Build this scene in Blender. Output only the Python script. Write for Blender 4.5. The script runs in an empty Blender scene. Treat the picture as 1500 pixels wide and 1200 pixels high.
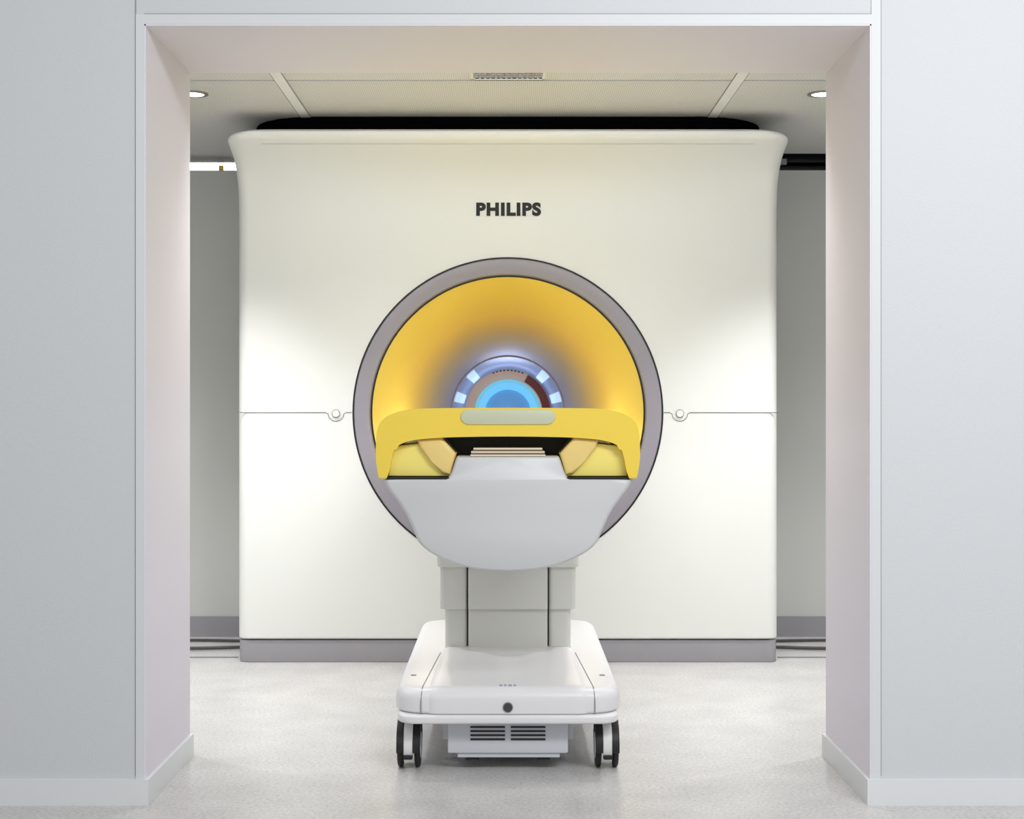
import bpy, bmesh, math
from mathutils import Vector, Matrix

scene = bpy.context.scene
scene.view_settings.view_transform = 'Standard'
scene.view_settings.look = 'None'
scene.view_settings.exposure = 0.0
COL = scene.collection
pi = math.pi
CZ = 1.10     # bore axis height

# ------------------------------------------------------------ helpers
def lin(c):
    c = c / 255.0
    return c / 12.92 if c <= 0.04045 else ((c + 0.055) / 1.055) ** 2.4

def rgb(r, g, b):
    return (lin(r), lin(g), lin(b), 1.0)

def mat(name, col, rough=0.5, metal=0.0, noise=0.0, nscale=30.0, bump=0.0, emit=None, estr=0.0, coat=0.0, spec=0.5):
    m = bpy.data.materials.new(name)
    m.use_nodes = True
    nt = m.node_tree
    b = nt.nodes['Principled BSDF']
    b.inputs['Base Color'].default_value = col
    b.inputs['Roughness'].default_value = rough
    b.inputs['Metallic'].default_value = metal
    b.inputs['Coat Weight'].default_value = coat
    b.inputs['Specular IOR Level'].default_value = spec
    if emit:
        b.inputs['Emission Color'].default_value = emit
        b.inputs['Emission Strength'].default_value = estr
    tc = nt.nodes.new('ShaderNodeTexCoord')
    nz = nt.nodes.new('ShaderNodeTexNoise')
    nz.inputs['Scale'].default_value = nscale
    nz.inputs['Detail'].default_value = 4
    nt.links.new(tc.outputs['Object'], nz.inputs['Vector'])
    mx = nt.nodes.new('ShaderNodeMix')
    mx.data_type = 'RGBA'
    k = noise
    mx.inputs[6].default_value = (col[0] * (1 - k), col[1] * (1 - k), col[2] * (1 - k), 1)
    mx.inputs[7].default_value = (min(1, col[0] * (1 + k)), min(1, col[1] * (1 + k)), min(1, col[2] * (1 + k)), 1)
    nt.links.new(nz.outputs['Fac'], mx.inputs[0])
    nt.links.new(mx.outputs[2], b.inputs['Base Color'])
    if bump > 0:
        bp = nt.nodes.new('ShaderNodeBump')
        bp.inputs['Strength'].default_value = bump
        bp.inputs['Distance'].default_value = 0.002
        nt.links.new(nz.outputs['Fac'], bp.inputs['Height'])
        nt.links.new(bp.outputs['Normal'], b.inputs['Normal'])
    return m

def empty(name, loc=(0, 0, 0)):
    e = bpy.data.objects.new(name, None)
    e.location = loc
    e.empty_display_size = 0.1
    COL.objects.link(e)
    return e

def finish(ob, m, parent=None, smooth=35):
    me = ob.data
    if m is not None:
        me.materials.clear()
        me.materials.append(m)
    for p in me.polygons:
        p.use_smooth = True
    me.set_sharp_from_angle(angle=math.radians(smooth))
    if parent is not None:
        ob.parent = parent
        ob.matrix_parent_inverse = Matrix.Translation(-Vector(parent.location))
    return ob

def obj_from_bm(name, bm, m, parent=None, smooth=35):
    bmesh.ops.recalc_face_normals(bm, faces=bm.faces)
    me = bpy.data.meshes.new(name)
    bm.to_mesh(me)
    bm.free()
    ob = bpy.data.objects.new(name, me)
    COL.objects.link(ob)
    return finish(ob, m, parent, smooth)

def add_box(bm, x0, x1, y0, y1, z0, z1):
    v = [bm.verts.new((x, y, z)) for x in (x0, x1) for y in (y0, y1) for z in (z0, z1)]
    for f in ((0, 1, 3, 2), (4, 6, 7, 5), (0, 4, 5, 1), (2, 3, 7, 6), (0, 2, 6, 4), (1, 5, 7, 3)):
        bm.faces.new([v[i] for i in f])

def boxes(name, lst, m, parent=None, bevel=0.0, seg=2):
    bm = bmesh.new()
    for b in lst:
        add_box(bm, *b)
    if bevel:
        bmesh.ops.bevel(bm, geom=list(bm.edges), offset=bevel, segments=seg, profile=0.5, affect='EDGES')
    return obj_from_bm(name, bm, m, parent)

def prism(name, pts, y0, y1, m, parent=None, bevel=0.0, seg=3, tf=None):
    """polygon in xz extruded along y; front rim bevelled"""
    bm = bmesh.new()
    a = [bm.verts.new((x, y0, z)) for x, z in pts]
    b = [bm.verts.new((x, y1, z)) for x, z in pts]
    n = len(pts)
    f0 = bm.faces.new(a)
    bm.faces.new(b[::-1])
    for i in range(n):
        bm.faces.new((a[i], b[i], b[(i + 1) % n], a[(i + 1) % n]))
    if bevel:
        ed = [e for e in bm.edges if abs(e.verts[0].co.y - e.verts[1].co.y) < 1e-6 and abs(e.verts[0].co.y - y0) < 1e-6]
        bmesh.ops.bevel(bm, geom=ed, offset=bevel, segments=seg, profile=0.5, affect='EDGES', clamp_overlap=True)
    if tf:
        for v in bm.verts:
            v.co = Vector(tf(*v.co))
    return obj_from_bm(name, bm, m, parent)

def rrect(hx, y0, y1, r, n=8, x0=0.0):
    r = min(r, hx * .99, (y1 - y0) * .499)
    pts = []
    for cx, cy, a0 in ((hx - r, y0 + r, -pi / 2), (hx - r, y1 - r, 0), (-hx + r, y1 - r, pi / 2), (-hx + r, y0 + r, pi)):
        for i in range(n + 1):
            a = a0 + (pi / 2) * i / n
            pts.append((x0 + cx + r * math.cos(a), cy + r * math.sin(a)))
    return pts

def loft(name, secs, m, parent=None, tf=None, smooth=35):
    bm = bmesh.new()
    rings = []
    for pts, z in secs:
        rings.append([bm.verts.new((x, y, z)) for x, y in pts])
    n = len(rings[0])
    bm.faces.new(rings[0][::-1])
    bm.faces.new(rings[-1])
    for a, b in zip(rings, rings[1:]):
        for i in range(n):
            bm.faces.new((a[i], a[(i + 1) % n], b[(i + 1) % n], b[i]))
    if tf:
        for v in bm.verts:
            v.co = Vector(tf(*v.co))
    return obj_from_bm(name, bm, m, parent, smooth)

def rslab(name, hx, y0, y1, z0, z1, rc, re, m, parent=None, x0=0.0, tf=None, reb=None):
    secs = []
    N = 5
    reb = re if reb is None else reb
    for i in range(N + 1):
        a = (pi / 2) * i / N
        ins = reb * (1 - math.sin(a))
        secs.append((rrect(hx - ins, y0 + ins, y1 - ins, rc - ins * .5, x0=x0), z0 + reb * (1 - math.cos(a))))
    for i in range(N + 1):
        a = (pi / 2) * i / N
        ins = re * (1 - math.cos(a))
        secs.append((rrect(hx - ins, y0 + ins, y1 - ins, rc - ins * .5, x0=x0), z1 - re + re * math.sin(a)))
    return loft(name, secs, m, parent, tf)

def revolve(name, prof, m, parent=None, seg=128, cz=CZ, cx=0.0, a0=0.0, a1=2 * pi, closed=False, smooth=35):
    """profile of (y, r) revolved about the bore axis"""
    bm = bmesh.new()
    full = abs(a1 - a0 - 2 * pi) < 1e-5
    ns = seg if full else seg + 1
    rings = []
    for s in range(ns):
        a = a0 + (a1 - a0) * s / seg
        rings.append([bm.verts.new((cx + r * math.cos(a), y, cz + r * math.sin(a))) for y, r in prof])
    k = len(prof)
    for s in range(seg):
        A = rings[s]
        B = rings[(s + 1) % ns]
        for i in range(k if closed else k - 1):
            j = (i + 1) % k
            bm.faces.new((A[i], A[j], B[j], B[i]))
    if closed and not full:
        bm.faces.new(rings[0])
        bm.faces.new(rings[-1][::-1])
    bmesh.ops.remove_doubles(bm, verts=bm.verts, dist=1e-6)
    return obj_from_bm(name, bm, m, parent, smooth)

def cyl(name, c, r, h, axis, m, parent=None, seg=40, bevel=0.0, bseg=3):
    bm = bmesh.new()
    bmesh.ops.create_cone(bm, cap_ends=True, segments=seg, radius1=r, radius2=r, depth=h)
    if bevel:
        ed = [e for e in bm.edges if abs(e.verts[0].co.z - e.verts[1].co.z) < 1e-6]
        bmesh.ops.bevel(bm, geom=ed, offset=bevel, segments=bseg, profile=0.5, affect='EDGES')
    R = {'x': Matrix.Rotation(pi / 2, 4, 'Y'), 'y': Matrix.Rotation(pi / 2, 4, 'X'), 'z': Matrix.Identity(4)}[axis]
    bmesh.ops.transform(bm, matrix=Matrix.Translation(c) @ R, verts=bm.verts)
    return obj_from_bm(name, bm, m, parent)

def catmull(P, n=6, closed=False):
    out = []
    L = len(P)
    rng = L if closed else L - 1
    for i in range(rng):
        if closed:
            p0, p1, p2, p3 = P[(i - 1) % L], P[i], P[(i + 1) % L], P[(i + 2) % L]
        else:
            p0, p1, p2, p3 = P[max(i - 1, 0)], P[i], P[i + 1], P[min(i + 2, L - 1)]
        for k in range(n):
            t = k / n
            out.append(tuple(0.5 * ((2 * b) + (-a + c) * t + (2 * a - 5 * b + 4 * c - d) * t * t + (-a + 3 * b - 3 * c + d) * t ** 3)
                             for a, b, c, d in zip(p0, p1, p2, p3)))
    if not closed:
        out.append(tuple(P[-1]))
    return out

def tube(name, pts, r, m, parent=None, cyclic=False):
    cu = bpy.data.curves.new(name, 'CURVE')
    cu.dimensions = '3D'
    sp = cu.splines.new('POLY')
    sp.points.add(len(pts) - 1)
    for i, p in enumerate(pts):
        sp.points[i].co = (*p, 1)
    sp.use_cyclic_u = cyclic
    cu.bevel_depth = r
    cu.bevel_resolution = 2
    ob = bpy.data.objects.new(name, cu)
    COL.objects.link(ob)
    bpy.context.view_layer.update()
    dg = bpy.context.evaluated_depsgraph_get()
    me = bpy.data.meshes.new_from_object(ob.evaluated_get(dg))
    bpy.data.objects.remove(ob)
    o2 = bpy.data.objects.new(name, me)
    COL.objects.link(o2)
    return finish(o2, m, parent, 60)

# ------------------------------------------------------------ materials
M_wall = mat('corridor_wall_paint', rgb(206, 209, 212), .6, noise=.06, nscale=260, bump=.3)
M_lining = mat('opening_lining', rgb(226, 222, 231), .5, noise=.02, nscale=200, bump=.1)
M_trim = mat('trim_paint', rgb(214, 217, 219), .5, noise=.01)
M_ctrim = mat('ceiling_joint_paint', rgb(232, 232, 231), .5, noise=.01)
M_base = mat('baseboard_white', rgb(222, 224, 226), .45, noise=.01)
M_seam = mat('dark_seam', rgb(140, 139, 142), .7)
M_back = mat('exam_wall_paint', rgb(202, 203, 198), .6, noise=.03, nscale=150)
M_greybase = mat('grey_baseboard', rgb(150, 148, 152), .5)
M_cover = mat('scanner_cover_plastic', rgb(231, 231, 226), .45, noise=.01, nscale=300)
M_skirt = mat('scanner_skirt_grey', rgb(155, 152, 156), .45, noise=.02)
M_line = mat('cover_seam_grey', rgb(122, 120, 117), .5)
M_ring = mat('bore_ring_grey', rgb(152, 147, 155), .4, noise=.02, nscale=200)
M_black = mat('black_plastic', rgb(18, 18, 20), .5)
M_shade = mat('shadow_black', rgb(6, 6, 6), 1.0, spec=0.0, noise=.3, nscale=80)  # solid black in place of the shade above the scanner
M_logo = mat('logo_black', rgb(14, 14, 16), .6)
M_slot = mat('slot_shadow_grey', rgb(175, 173, 170), .5)
M_yel = mat('yellow_plastic', rgb(241, 210, 78), .38, noise=.01)
M_yel2 = mat('pale_yellow_plastic', rgb(245, 228, 122), .45, noise=.01)
M_tan = mat('tan_moulding', rgb(234, 206, 128), .4, noise=.03)
M_shield = mat('table_grey_plastic', rgb(208, 210, 211), .42, noise=.01, nscale=200)
M_col = mat('column_plastic', rgb(216, 216, 209), .45, noise=.01)
M_trolley = mat('trolley_plastic', rgb(226, 225, 226), .35, noise=.01)
M_pill = mat('green_grey_plate', rgb(196, 201, 172), .4)
M_pad = mat('cream_pad', rgb(232, 222, 200), .7)
M_padd = mat('brown_pad', rgb(120, 95, 70), .7)
M_tire = mat('caster_rubber', rgb(22, 22, 24), .55)
M_metal = mat('brushed_metal', rgb(170, 170, 172), .35, metal=.8, noise=.05)
M_vent = mat('vent_grey', rgb(205, 208, 214), .45)
M_cable = mat('cable_grey', rgb(70, 66, 66), .6)
M_lampw = mat('lamp_glow', rgb(255, 255, 250), .5, emit=(1, .98, .95, 1), estr=6)
M_lampg = mat('lamp_rim', rgb(120, 112, 105), .4)
M_ventd = mat('vent_slats', rgb(175, 174, 173), .4)
M_blueg = mat('blue_led_ring', rgb(120, 205, 240), .4, emit=rgb(125, 212, 238), estr=.6)
M_blued = mat('blue_lit_disc', rgb(100, 155, 200), .4, emit=rgb(105, 165, 205), estr=.42)
M_white_led = mat('bore_lamp_lens', rgb(225, 240, 250), .3, emit=rgb(205, 232, 250), estr=.6)
M_tube = mat('bore_liner', rgb(205, 198, 215), .35)
M_bronze = mat('rear_tan_glow', rgb(205, 175, 155), .45, noise=.08, nscale=60, emit=rgb(190, 150, 125), estr=.4)  # room behind the bore; emission stands in for its light
M_brown = mat('rear_dark_brown', rgb(100, 46, 32), .5, noise=.2, nscale=40, emit=rgb(100, 46, 30), estr=.4)  # emission gives the rear door a painted glow

# floor : linoleum with fine speckle
def floor_mat():
    m = mat('linoleum_floor', rgb(206, 203, 199), .33)
    nt = m.node_tree
    b = nt.nodes['Principled BSDF']
    tc = nt.nodes['Texture Coordinate']
    n1 = nt.nodes.new('ShaderNodeTexNoise'); n1.inputs['Scale'].default_value = 90; n1.inputs['Detail'].default_value = 6
    n2 = nt.nodes.new('ShaderNodeTexNoise'); n2.inputs['Scale'].default_value = 5; n2.inputs['Detail'].default_value = 5
    for n in (n1, n2):
        nt.links.new(tc.outputs['Object'], n.inputs['Vector'])
    r1 = nt.nodes.new('ShaderNodeValToRGB')
    r1.color_ramp.elements[0].position = .3; r1.color_ramp.elements[0].color = rgb(186, 184, 182)
    r1.color_ramp.elements[1].position = .62; r1.color_ramp.elements[1].color = rgb(214, 212, 210)
    nt.links.new(n1.outputs['Fac'], r1.inputs[0])
    r2 = nt.nodes.new('ShaderNodeValToRGB')
    r2.color_ramp.elements[0].position = .35; r2.color_ramp.elements[0].color = (.88, .88, .88, 1)
    r2.color_ramp.elements[1].position = .65; r2.color_ramp.elements[1].color = (1, 1, 1, 1)
    nt.links.new(n2.outputs['Fac'], r2.inputs[0])
    mm = nt.nodes.new('ShaderNodeMix'); mm.data_type = 'RGBA'; mm.blend_type = 'MULTIPLY'
    mm.inputs[0].default_value = 1
    nt.links.new(r1.outputs[0], mm.inputs[6]); nt.links.new(r2.outputs[0], mm.inputs[7])
    nt.links.new(mm.outputs[2], b.inputs['Base Color'])
    return m
M_floor = floor_mat()

# perforated metal ceiling tile
def ceil_mat():
    m = mat('perforated_ceiling', rgb(212, 208, 200), .5)
    nt = m.node_tree
    b = nt.nodes['Principled BSDF']
    tc = nt.nodes['Texture Coordinate']
    sx = nt.nodes.new('ShaderNodeSeparateXYZ')
    nt.links.new(tc.outputs['Object'], sx.inputs[0])
    outs = []
    for ax in ('X', 'Y'):
        mu = nt.nodes.new('ShaderNodeMath'); mu.operation = 'MULTIPLY'; mu.inputs[1].default_value = 2 * pi / .016
        nt.links.new(sx.outputs[ax], mu.inputs[0])
        si = nt.nodes.new('ShaderNodeMath'); si.operation = 'SINE'
        nt.links.new(mu.outputs[0], si.inputs[0])
        outs.append(si)
    pr = nt.nodes.new('ShaderNodeMath'); pr.operation = 'MULTIPLY'
    nt.links.new(outs[0].outputs[0], pr.inputs[0]); nt.links.new(outs[1].outputs[0], pr.inputs[1])
    gt = nt.nodes.new('ShaderNodeMath'); gt.operation = 'GREATER_THAN'; gt.inputs[1].default_value = .33
    nt.links.new(pr.outputs[0], gt.inputs[0])
    mx = nt.nodes.new('ShaderNodeMix'); mx.data_type = 'RGBA'
    mx.inputs[6].default_value = rgb(232, 230, 227); mx.inputs[7].default_value = rgb(140, 137, 134)
    nt.links.new(gt.outputs[0], mx.inputs[0])
    nt.links.new(mx.outputs[2], b.inputs['Base Color'])
    return m
M_ceil = ceil_mat()

# yellow flare to neutral liner; blue light greying the yellow is painted by depth
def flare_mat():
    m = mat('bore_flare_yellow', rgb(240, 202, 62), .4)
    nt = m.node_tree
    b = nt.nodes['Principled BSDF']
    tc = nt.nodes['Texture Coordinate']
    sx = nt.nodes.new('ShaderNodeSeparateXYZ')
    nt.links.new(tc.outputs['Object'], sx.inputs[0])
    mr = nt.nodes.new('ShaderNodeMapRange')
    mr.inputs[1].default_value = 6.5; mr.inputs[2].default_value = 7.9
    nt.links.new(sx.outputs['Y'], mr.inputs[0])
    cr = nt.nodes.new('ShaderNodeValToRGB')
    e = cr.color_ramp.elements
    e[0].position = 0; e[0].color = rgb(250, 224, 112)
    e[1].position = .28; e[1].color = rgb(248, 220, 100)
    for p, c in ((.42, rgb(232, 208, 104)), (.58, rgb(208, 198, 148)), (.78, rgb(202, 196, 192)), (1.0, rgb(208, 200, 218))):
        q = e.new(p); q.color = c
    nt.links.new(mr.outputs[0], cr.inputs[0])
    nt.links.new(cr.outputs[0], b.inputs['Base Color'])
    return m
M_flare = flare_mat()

# ------------------------------------------------------------ room shell
Y1, Y2 = 4.15, 4.72          # front / back plane of the thick wall with the opening
HW, HT = 1.02, 2.19          # opening half width / height
WB = 7.26                    # back wall plane
CH = 2.365                   # exam room ceiling

boxes('floor', [(-4.2, 4.2, -1.5, 10.4, -.1, 0)], M_floor)
boxes('wall_front', [(-4.2, -HW, Y1, Y2, 0, 3.2), (HW, 4.2, Y1, Y2, 0, 3.2), (-HW, HW, Y1, Y2, HT, 3.2)], M_wall)
# opening lining
boxes('trim_1', [(-HW, -HW + .004, Y1 - .003, Y2 + .003, 0, HT), (HW - .004, HW, Y1 - .003, Y2 + .003, 0, HT),
                 (-HW, HW, Y1 - .003, Y2 + .003, HT - .004, HT)], M_lining)
# corner profile around opening
boxes('trim_2', [(-HW - .024, -HW, Y1 - .004, Y1, 0, HT + .028), (HW, HW + .026, Y1 - .004, Y1, 0, 3.1),
                 (-HW, HW, Y1 - .004, Y1, HT, HT + .028)], M_trim)
boxes('trim_3', [(-HW - .026, -HW - .024, Y1 - .002, Y1, 0.08, 3.1), (HW + .026, HW + .028, Y1 - .002, Y1, 0.08, 3.1),
                 (-HW, HW, Y1 - .003, Y1, HT + .028, HT + .030)], M_seam)
bh = .072
for nm, s in (('baseboard_left', -1), ('baseboard_right', 1)):
    bm = bmesh.new()
    pl = [(s * 4.2, Y1 - .016), (s * (HW - .014), Y1 - .016), (s * (HW - .014), Y2 + .014), (s * (HW + .2), Y2 + .014), (s * (HW + .2), Y2), (s * HW, Y2), (s * HW, Y1), (s * 4.2, Y1)]
    A = [bm.verts.new((x, y, 0)) for x, y in pl]
    B = [bm.verts.new((x, y, bh)) for x, y in pl]
    bm.faces.new(A); bm.faces.new(B[::-1])
    for i in range(8):
        bm.faces.new((A[i], B[i], B[(i + 1) % 8], A[(i + 1) % 8]))
    obj_from_bm(nm, bm, M_base)
boxes('wall_left', [(-3.3, -3.2, Y2, 10.3, 0, 2.9)], M_back)
boxes('wall_right', [(3.2, 3.3, Y2, 10.3, 0, 2.9)], M_back)
boxes('wall_back', [(-3.2, -1.21, WB, WB + .1, 0, 2.29), (1.21, 3.2, WB, WB + .1, 0, 2.29)], M_back)
boxes('wall_rear', [(-3.2, 3.2, 10.2, 10.3, 0, 2.9)], M_back)
boxes('baseboard_back', [(-3.2, -1.215, WB - .012, WB, 0, .10), (1.215, 3.2, WB - .012, WB, 0, .10)], M_greybase)
boxes('ceiling', [(-3.2, 1.2, Y2, 7.47, CH, CH + .05), (1.2, 3.2, Y2, 7.22, CH, CH + .05), (-3.2, 3.2, 7.2, 10.2, 2.8, 2.9),
                  (-3.2, 3.2, 7.15, 7.2, CH + .05, 2.9)], M_ceil)
# ceiling tile joints
boxes('trim_4', [(-.885, -.845, Y2, 6.35, CH - .004, CH), (.855, .895, Y2, 6.35, CH - .004, CH),
                 (-2.7, -2.66, Y2, 7.2, CH - .004, CH), (2.66, 2.7, Y2, 7.2, CH - .004, CH)], M_ctrim)
boxes('trim_5', [(-3.2, 3.2, 5.62, 5.626, CH - .002, CH)] +
      [(x, x + .004, Y2, 6.35, CH - .003, CH) for x in (-.889, -.845, .851, .895)], M_seam)

# ceiling air vent
av = empty('air_vent', (0, 5.50, CH))
boxes('frame', [(-.14, .14, 5.40, 5.41, CH - .006, CH), (-.14, .14, 5.58, 5.59, CH - .006, CH),
                (-.14, -.13, 5.40, 5.59, CH - .006, CH), (.13, .14, 5.40, 5.59, CH - .006, CH)], M_ctrim, av)
boxes('slats', [(-.13 + i * .02, -.122 + i * .02, 5.41, 5.58, CH - .005, CH - .001) for i in range(13)] +
      [(-.13, .13, 5.44 + i * .035, 5.448 + i * .035, CH - .005, CH - .001) for i in range(5)], M_ventd, av)

# recessed downlights
def revolve_vertical(name, x, y, z, parent):
    bm = bmesh.new()
    prof = [(.062, 0), (.062, -.004), (.048, -.006), (.044, -.002)]
    n = 40
    rings = [[bm.verts.new((x + r * math.cos(2 * pi * i / n), y + r * math.sin(2 * pi * i / n), z + h)) for i in range(n)] for r, h in prof]
    for a, b in zip(rings, rings[1:]):
        for i in range(n):
            bm.faces.new((a[i], a[(i + 1) % n], b[(i + 1) % n], b[i]))
    obj_from_bm(name, bm, M_lampg, parent)
    bm = bmesh.new()
    bmesh.ops.create_circle(bm, cap_ends=True, segments=32, radius=.045)
    bmesh.ops.translate(bm, verts=bm.verts, vec=(x, y, z - .003))
    obj_from_bm('lens', bm, M_lampw, parent)

def downlight(x, y, z, power, angle, blend=.6, radius=.045):
    e = empty('downlight', (x, y, z))
    revolve_vertical('rim', x, y, z, e)
    L = bpy.data.lights.new('lamp', 'SPOT')
    L.energy = power
    L.spot_size = math.radians(angle)
    L.spot_blend = blend
    L.shadow_soft_size = radius
    L.color = (.968, .978, 1.0)
    lo = bpy.data.objects.new('lamp', L)
    lo.location = (0, 0, -.055)
    COL.objects.link(lo)
    lo.parent = e
    return e

for sx in (-1, 1):
    downlight(sx * 1.25, 5.86, CH, 135, 90, 1.0)
    downlight(sx * .62, 5.1, CH, 34, 120, .9)
    downlight(sx * 2.45, 5.7, CH, 80, 130, .8)

# things glimpsed above the back wall
sl = empty('strip_lamp', (-1.6, 7.6, 2.36))
boxes('tube_lens', [(-2.3, -1.28, 7.6, 7.64, 2.345, 2.385)], M_lampw, sl)
boxes('clip', [(-1.485, -1.46, 7.585, 7.60, 2.345, 2.368)], M_yel, sl)
boxes('housing', [(-2.32, -1.26, 7.6, 7.68, 2.386, 2.41)], M_lampg, sl)
boxes('ceiling_duct', [(1.25, 2.6, 7.45, 7.8, 2.315, 2.345), (1.25, 2.4, 7.45, 7.8, 2.36, 2.42)], M_black, bevel=.004)
boxes('cable_tray', [(1.30, 1.40, 7.42, 7.44, 2.345, 2.375), (1.22, 1.36, 7.40, 7.42, 2.30, 2.32)], M_trim)

# floor channel cover and cables beside the scanner
boxes('trim_6', [(-3.2, -1.21, 6.62, 6.64, 0, .004), (1.21, 3.2, 6.62, 6.64, 0, .004)], M_seam)
for s in (-1, 1):
    pts = catmull([(s * 1.22, 6.86, .012), (s * 1.5, 6.82, .012), (s * 1.9, 6.9, .012), (s * 2.6, 6.85, .012)], 8)
    tube('floor_cable', pts, .008, M_cable)
    pts = catmull([(s * 1.22, 7.05, .010), (s * 1.6, 7.08, .010), (s * 2.2, 7.02, .010), (s * 2.9, 7.1, .010)], 8)
    tube('floor_cable', pts, .007, M_cable)

# ------------------------------------------------------------ MRI scanner
SC = empty('mri_scanner', (0, 7.0, 0))
def body_sections():
    prof = [(.104, 1.186, 6.506, .045), (.110, 1.19, 6.50, .05), (.5, 1.19, 6.50, .05), (1.0, 1.19, 6.50, .05),
            (1.6, 1.19, 6.50, .05), (1.95, 1.19, 6.50, .05), (2.02, 1.19, 6.497, .05), (2.07, 1.19, 6.487, .05),
            (2.11, 1.19, 6.468, .055), (2.145, 1.19, 6.438, .06), (2.175, 1.19, 6.400, .07), (2.202, 1.191, 6.355, .08),
            (2.223, 1.192, 6.308, .085), (2.238, 1.194, 6.270, .09), (2.250, 1.195, 6.238, .09), (2.260, 1.195, 6.219, .095),
            (2.271, 1.190, 6.210, .10), (2.282, 1.176, 6.210, .10), (2.291, 1.150, 6.220, .11), (2.297, 1.11, 6.245, .11),
            (2.300, 1.05, 6.29, .11), (2.301, .96, 6.36, .11)]
    return [(rrect(w, yf, 7.24, r, n=8), z) for z, w, yf, r in prof]
body = loft('front_cover', body_sections(), M_cover, None, smooth=30)
cut = cyl('cutter', (0, 7.0, CZ), .684, 2.0, 'y', M_cover, seg=160)
bo = body.modifiers.new('b', 'BOOLEAN')
bo.object = cut
bo.operation = 'DIFFERENCE'
bo.solver = 'EXACT'
bpy.context.view_layer.update()
dg = bpy.context.evaluated_depsgraph_get()
me = bpy.data.meshes.new_from_object(body.evaluated_get(dg))
body.modifiers.clear()
body.data = me
bpy.data.objects.remove(cut)
finish(body, M_cover, SC, 30)

# black block standing in for the shadow between cover top and ceiling
rslab('top_shadow_block', 1.12, 6.31, 7.2, 2.290, CH - .002, .30, .001, M_shade, SC)
rslab('skirt', 1.187, 6.508, 7.22, 0.0, .098, .04, .004, M_skirt, SC)
rslab('skirt_gap', 1.17, 6.52, 7.2, .098, .106, .04, .001, M_black, SC)
revolve('gap_ring', [(6.502, .6835), (6.502, .597), (6.62, .597), (6.62, .6835)], M_black, SC, 160, closed=True)
revolve('bore_ring', [(6.56, .676), (6.495, .676), (6.486, .672), (6.484, .66), (6.484, .62), (6.487, .609), (6.496, .604), (6.56, .604)],
        M_ring, SC, 160, closed=True)
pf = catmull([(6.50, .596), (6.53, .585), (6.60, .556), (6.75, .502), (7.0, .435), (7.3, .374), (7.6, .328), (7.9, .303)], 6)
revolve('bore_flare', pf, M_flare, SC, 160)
revolve('bore_lip', [(7.9, .306), (7.89, .302), (7.895, .297), (7.92, .297)], M_tube, SC, 128)
revolve('bore_tube', [(7.91, .300), (8.3, .288), (8.7, .275), (9.1, .263), (9.1, .30)], M_tube, SC, 128)
revolve('magnet_housing', [(7.24, .70), (7.24, 1.0), (7.3, 1.05), (9.15, 1.05), (9.25, 1.0), (9.25, .30), (9.1, .30)], M_cover, SC, 96)
boxes('magnet_feet', [(-.7, -.5, 7.4, 9.0, 0, .35), (.5, .7, 7.4, 9.0, 0, .35)], M_skirt, SC)
# bore lamps
for a in (46, 134, 17, 163):
    d = math.radians(5.5)
    ac = math.radians(a)
    revolve('bore_lamp', [(7.98, .2935), (8.85, .2665)], M_white_led, SC, 10, a0=ac - d, a1=ac + d)
revolve('rear_view', [(9.22, .30), (9.22, .15)], M_bronze, SC, 96)  # tan disc standing in for the lit wall behind the bore
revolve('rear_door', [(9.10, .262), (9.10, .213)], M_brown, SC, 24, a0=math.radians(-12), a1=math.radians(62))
revolve('led_ring', [(9.20, .207), (9.16, .202), (9.14, .185), (9.15, .160), (9.19, .142)], M_blueg, SC, 96)
revolve('end_disc', [(9.19, .143), (9.17, .10), (9.165, .0)], M_blued, SC, 64)
bm = bmesh.new()
for i in range(9):
    a = math.radians(70 + i * 5)
    x, z = .262 * math.cos(a), CZ + .262 * math.sin(a)
    add_box(bm, x - .006, x + .006, 9.09, 9.10, z - .006, z + .004)
obj_from_bm('clips', bm, M_black, SC)

# seams and service tabs
for s in (-1, 1):
    yy = 6.4995
    tx = s * .756
    tube('seam', [(s * 1.188, yy, CZ), (tx + s * .045, yy, CZ)], .0019, M_line, SC)
    arc = [(tx + s * .045, yy, CZ)] + [(tx + s * .034 * math.cos(t), yy, CZ - .006 - .032 * math.sin(t)) for t in [pi * k / 14 for k in range(15)]] + [(tx - s * .045, yy, CZ)]
    tube('seam_tab', arc, .0016, M_line, SC)
    tube('seam_end', [(tx - s * .045, yy, CZ), (s * .686, yy, CZ)], .0019, M_line, SC)
    cyl('lock_screw', (tx, 6.498, CZ - .004), .018, .008, 'y', M_line, SC)
    cyl('lock_screw_cap', (tx, 6.496, CZ - .004), .0155, .008, 'y', M_cover, SC)
boxes('lip_slot', [(-1.045, 1.045, 6.264, 6.30, 2.2385, 2.2405)], M_slot, SC)

# lettering
tcv = bpy.data.curves.new('logo', 'FONT')
tcv.body = 'PHILIPS'
tcv.align_x = 'CENTER'
tcv.align_y = 'CENTER'
tcv.size = .08
tcv.extrude = .0006
tcv.offset = .0044
tcv.space_character = 1.14
to = bpy.data.objects.new('tmp', tcv)
COL.objects.link(to)
bpy.context.view_layer.update()
dg = bpy.context.evaluated_depsgraph_get()
me = bpy.data.meshes.new_from_object(to.evaluated_get(dg))
bpy.data.objects.remove(to)
xs = [v.co.x for v in me.vertices]; ys = [v.co.y for v in me.vertices]
cx, cy = (min(xs) + max(xs)) / 2, (min(ys) + max(ys)) / 2
kx, ky = .285 / (max(xs) - min(xs)), .060 / (max(ys) - min(ys))
for v in me.vertices:
    x, y, z = v.co
    v.co = ((x - cx) * kx + .003, 6.4965 - z, 1.994 + (y - cy) * ky)
lo = bpy.data.objects.new('lettering', me)
COL.objects.link(lo)
finish(lo, M_logo, SC)

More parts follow.
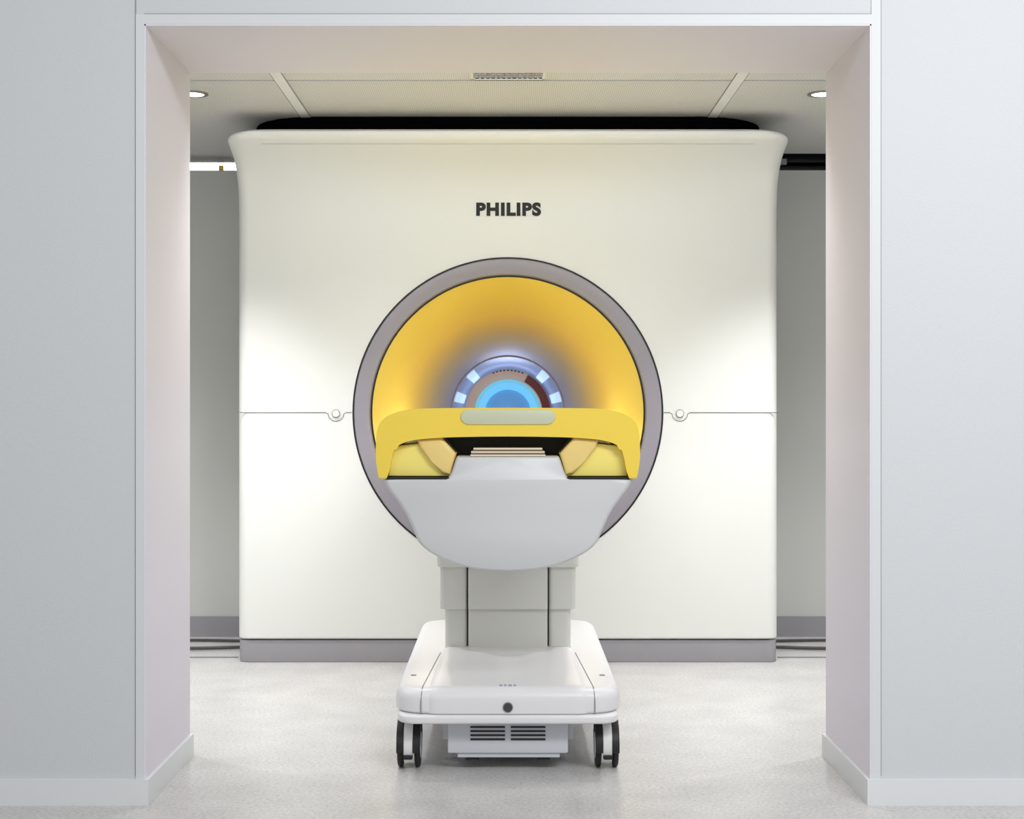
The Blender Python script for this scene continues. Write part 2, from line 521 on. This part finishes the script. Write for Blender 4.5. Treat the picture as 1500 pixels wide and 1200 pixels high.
# ------------------------------------------------------------ patient table
PT = empty('patient_table', (0, 5.2, 0))
F = 4.30
def Q(pts, k=.001986):          # outline drawn in 2 mm units about the bore axis -> metres
    return [(x * k, CZ + z * k) for x, z in pts]

# yellow end hoop
outer = catmull([(0, 7), (90, 6.6), (140, 5), (168, -1), (185, -12), (192, -28), (193.5, -50), (193, -72), (189, -97)], 6)
inner = catmull([(178, -97), (173, -82), (170, -66), (163, -50), (140, -41), (100, -37), (50, -35.5), (0, -35)], 6)
half = outer + inner
full = half + [(-x, z) for x, z in reversed(half[1:-1])]
prism('end_hoop', Q(full), F, F + .32, M_yel, PT, bevel=.018, seg=6)
# yellow top running back to the bore
top = [(-.34, CZ - .06), (.34, CZ - .06), (.35, CZ - .03), (.33, CZ - .005), (.25, CZ + .003), (-.25, CZ + .003), (-.33, CZ - .005), (-.35, CZ - .03)]
prism('table_top', top, F + .30, 6.85, M_yel2, PT)
# grey-green handle plate
pl = []
for i in range(13):
    a = -pi / 2 + pi * i / 12
    pl.append((59 + 10.5 * math.cos(a), -6.5 + 10.5 * math.sin(a)))
for i in range(13):
    a = pi / 2 + pi * i / 12
    pl.append((-59 + 10.5 * math.cos(a), -6.5 + 10.5 * math.sin(a)))
prism('handle_plate', Q(pl), F - .004, F + .03, M_pill, PT, bevel=.003)
# side inserts, wedges, slot
for s in (-1, 1):
    ins = [(s * x, z) for x, z in [(176, -94), (172, -50), (128, -45), (112, -58), (92, -80), (86, -94)]]
    prism('side_insert', Q(ins), F + .03, F + .28, M_yel2, PT, bevel=.004)
    wd = [(s * x, z) for x, z in [(134, -39), (98, -36), (76, -60), (85, -92), (96, -90), (112, -72), (130, -52)]]
    prism('tray_wedge', Q(wd), F + .012, F + .30, M_tan, PT, bevel=.012, seg=4)
    tube('insert_gap', [(s * x * .001986, F + .03, CZ + z * .001986) for x, z in [(94, -36), (78, -58), (86, -92)]], .0035, M_black, PT)
    prism('rim_gap', Q([(s * 178, -95), (s * 84, -95), (s * 84, -98), (s * 178, -98)]), F + .004, F + .3, M_black, PT)
prism('tray_slot', Q([(-96, -36), (96, -36), (96, -70), (-96, -70)]), F + .14, F + .30, M_black, PT)
for i, (w, m_) in enumerate(((55, M_pad), (54.3, M_padd), (54, M_pad), (51.5, M_padd), (50.5, M_pad))):
    z0 = -64 + i * 2.4
    prism('pad_layer', Q([(-w, z0), (w, z0), (w, z0 + 2.2), (-w, z0 + 2.2)]), F + .012 + i * .001, F + .2, m_, PT)
# shield
right = catmull([(74, -64), (77, -68), (84, -88), (89, -95.5)], 4) + catmull([(93, -97), (140, -97), (178, -97.5), (182, -101), (178, -110), (163, -130), (150, -150), (140, -172), (130, -193), (110, -209), (75, -224), (40, -231.5), (0, -234)], 6)
sh = [(-x, z) for x, z in reversed(right[:-1])]
shield = [(0, -64)] + right + sh
def inset(pts, c, k):
    return [(c[0] + (x - c[0]) * k, c[1] + (z - c[1]) * k) for x, z in pts]
P = Q(shield)
c0 = (0, CZ - .28)
bm = bmesh.new()
lay = [(.955, .000), (.972, .003), (.986, .010), (.996, .022), (1.0, .04), (1.0, .12), (.985, .26), (.93, .42)]
rings = []
for k, dy in lay:
    rings.append([bm.verts.new((x, F + dy, z)) for x, z in inset(P, c0, k)])
n = len(P)
bm.faces.new(rings[0])
bm.faces.new(rings[-1][::-1])
for a, b in zip(rings, rings[1:]):
    for i in range(n):
        bm.faces.new((a[i], b[i], b[(i + 1) % n], a[(i + 1) % n]))
obj_from_bm('end_shield', bm, M_shield, PT, 50)
# beam beneath the table top
beam = [(-.33, CZ - .06), (.33, CZ - .06), (.33, CZ - .2), (.28, CZ - .33), (.18, CZ - .42), (-.18, CZ - .42), (-.28, CZ - .33), (-.33, CZ - .2)]
prism('beam', beam, F + .40, 6.46, M_col, PT, bevel=.01)

# telescopic column
def colstage(nm, hx, y0, z0, z1):
    rslab(nm + '_mid', .139, y0, 5.8, z0, z1, .006, .003, M_col, PT)
    for s in (-1, 1):
        w = (hx - .144) / 2
        rslab(nm + '_side', w, y0 + .004, 5.78, z0, z1, .018, .003, M_col, PT, x0=s * (.144 + w))
    boxes(nm + '_core', [(-hx + .01, hx - .01, y0 + .02, 5.76, z0 + .002, z1 - .002)], M_black, PT)
colstage('column_low', .221, 5.185, .262, .414)
colstage('column_up', .238, 5.165, .412, .562)
rslab('column_head', .247, 5.15, 5.85, .560, .72, .02, .006, M_col, PT)

# wheeled chassis
rslab('chassis', .346, 4.475, 6.0, .186, .264, .10, .036, M_trolley, PT, reb=.012)
def hood_tf(x, y, z):
    t = min(1, max(0, (y - 4.52) / .62))
    return (x * (1 - .11 * t), y, z + (.012 * t if z > .24 else 0))
rslab('chassis_hood', .262, 4.468, 5.30, .187, .267, .05, .038, M_trolley, PT, tf=hood_tf, reb=.004)
for s in (-1, 1):
    tube('hood_seam', [(s * .2635, 4.474, .188), (s * .2635, 4.474, .225), (s * .262, 4.483, .248), (s * .260, 4.505, .264), (s * .2345, 5.14, .2645)], .0016, M_seam, PT)
    cyl('deck_screw', (s * .30, 4.70, .264), .009, .004, 'z', M_seam, PT)
rslab('bumper', .336, 4.452, 4.70, .160, .186, .06, .008, M_trolley, PT)
cyl('socket_rim', (0, 4.468, .209), .0155, .006, 'y', M_seam, PT)
cyl('socket', (0, 4.4655, .209), .0130, .006, 'y', mat('socket_dark', rgb(60, 62, 60), .6), PT)
bm = bmesh.new()
for x0, w in ((-.026, .009), (-.012, .008), (.001, .011), (.017, .008)):
    add_box(bm, x0, x0 + w, 4.502, 4.522, .262, .268)
obj_from_bm('pictogram_label', bm, mat('label_blue', rgb(150, 158, 182), .5), PT)

# under-carriage electronics box with louvres
boxes('under_box', [(-.185, .185, 4.53, 5.6, .055, .162)], M_vent, PT, bevel=.006)
boxes('under_box_foot', [(-.155, .16, 4.54, 5.5, .040, .056)], M_vent, PT, bevel=.003)
boxes('under_box_side', [(-.20, -.186, 4.57, 5.4, .09, .162), (.186, .20, 4.57, 5.4, .09, .162)], M_vent, PT)
sl_ = []
for c in (-.062, .062):
    for r in range(4):
        sl_.append((c - .053, c + .053, 4.527, 4.534, .096 + r * .0125, .1015 + r * .0125))
boxes('louvres', sl_, M_black, PT)
boxes('box_feet', [(-.13, -.09, 4.55, 4.60, .030, .042), (.09, .13, 4.55, 4.60, .030, .042)], M_black, PT)
boxes('frame_rail', [(-.30, .30, 4.72, 4.78, .12, .165), (-.30, .30, 5.75, 5.80, .12, .19), (-.25, -.20, 4.78, 5.75, .12, .19), (.20, .25, 4.78, 5.75, .12, .19)], M_black, PT)

def caster(x, y):
    for s in (-1, 1):
        cyl('tire', (x + s * .0265, y, .066), .066, .017, 'x', M_tire, PT, bevel=.006, seg=48)
        cyl('hub', (x + s * .0345, y, .066), .040, .006, 'x', M_vent, PT, bevel=.002)
    bm = bmesh.new()
    ang = [math.radians(-38 + 8.6 * k) for k in range(27)]
    pr = [(math.cos(a) * .074, math.sin(a) * .074) for a in ang] + [(math.cos(a) * .058, math.sin(a) * .058) for a in ang][::-1]
    A = [bm.verts.new((x - .0135, y - p, .074 + q)) for p, q in pr]
    B = [bm.verts.new((x + .0135, y - p, .074 + q)) for p, q in pr]
    bm.faces.new(A); bm.faces.new(B[::-1])
    for i in range(len(pr)):
        j = (i + 1) % len(pr)
        bm.faces.new((A[i], B[i], B[j], A[j]))
    obj_from_bm('fork', bm, M_trolley, PT)
    for s in (-1, 1):
        bm = bmesh.new()
        ar = [(math.cos(a), math.sin(a)) for a in [math.radians(-10 + 7 * k) for k in range(28)]]
        pr = [(p * .077, q * .077) for p, q in ar] + [(p * .070, q * .070) for p, q in reversed(ar)]
        A = [bm.verts.new((x + s * .014, y - p, .07 + q)) for p, q in pr]
        B = [bm.verts.new((x + s * .036, y - p, .07 + q)) for p, q in pr]
        bm.faces.new(A); bm.faces.new(B[::-1])
        for i in range(len(pr)):
            j = (i + 1) % len(pr)
            bm.faces.new((A[i], B[i], B[j], A[j]))
        obj_from_bm('mudguard', bm, M_black, PT)
    cyl('axle', (x, y, .066), .012, .07, 'x', M_metal, PT)
    cyl('stem', (x, y, .155), .018, .05, 'z', M_metal, PT)
    boxes('web', [(x - .006, x + .006, y - .05, y + .05, .06, .12)], M_black, PT)
    boxes('brake_pedal', [(x - .0135, x + .0135, y - .082, y - .066, .038, .050)], M_black, PT, bevel=.002)
for s in (-1, 1):
    caster(s * .306, 4.60)
    caster(s * .306, 5.86)

# ------------------------------------------------------------ lights
def area(name, loc, rot, sx, sy, power, col=(1, 1, 1)):
    L = bpy.data.lights.new(name, 'AREA')
    L.shape = 'RECTANGLE'
    L.size = sx; L.size_y = sy
    L.energy = power
    L.color = col
    o = bpy.data.objects.new(name, L)
    o.location = loc
    o.rotation_euler = rot
    COL.objects.link(o)
    return o
# corridor ceiling lamps
area('corridor_lamp', (1.7, 1.4, 3.0), (math.radians(40), 0, 0), 2.4, .6, 86, (.97, .98, 1.0))
area('corridor_lamp', (-1.5, .6, 3.0), (math.radians(40), 0, 0), 2.0, .6, 24, (1.0, 1.0, .99))
# unseen fill light added behind the lintel to brighten scanner and bore
area('scanner_fill', (0, 4.85, 2.30), (math.radians(60), 0, 0), 3.0, .12, 16, (.965, .98, 1.0))
def point(name, loc, e, col, r):
    L = bpy.data.lights.new(name, 'POINT')
    L.energy = e
    L.color = col
    L.shadow_soft_size = r
    o = bpy.data.objects.new(name, L)
    o.location = Vector(loc) - SC.location
    COL.objects.link(o)
    o.parent = SC
point('bore_lamp_blue', (0, 8.6, CZ + .12), 1.1, (.58, .66, 1.0), .05)
# hidden fill lights added beside the table to brighten the bore flare
for s in (-1, 1):
    point('flare_fill', (s * .40, 6.74, CZ - .16), 1.7, (1, .99, .95), .03)

w = bpy.data.worlds.new('world')
scene.world = w
w.use_nodes = True
w.node_tree.nodes['Background'].inputs[0].default_value = (.975, .99, 1.0, 1)
w.node_tree.nodes['Background'].inputs[1].default_value = .48

# ------------------------------------------------------------ camera
cam = bpy.data.cameras.new('camera')
cam.sensor_width = 36
cam.lens = 36 * 2165 / 1500
cam.shift_x = .004
cam.shift_y = .003
co = bpy.data.objects.new('camera', cam)
co.location = (0, 0, CZ)
co.rotation_euler = (pi / 2, 0, 0)
COL.objects.link(co)
scene.camera = co
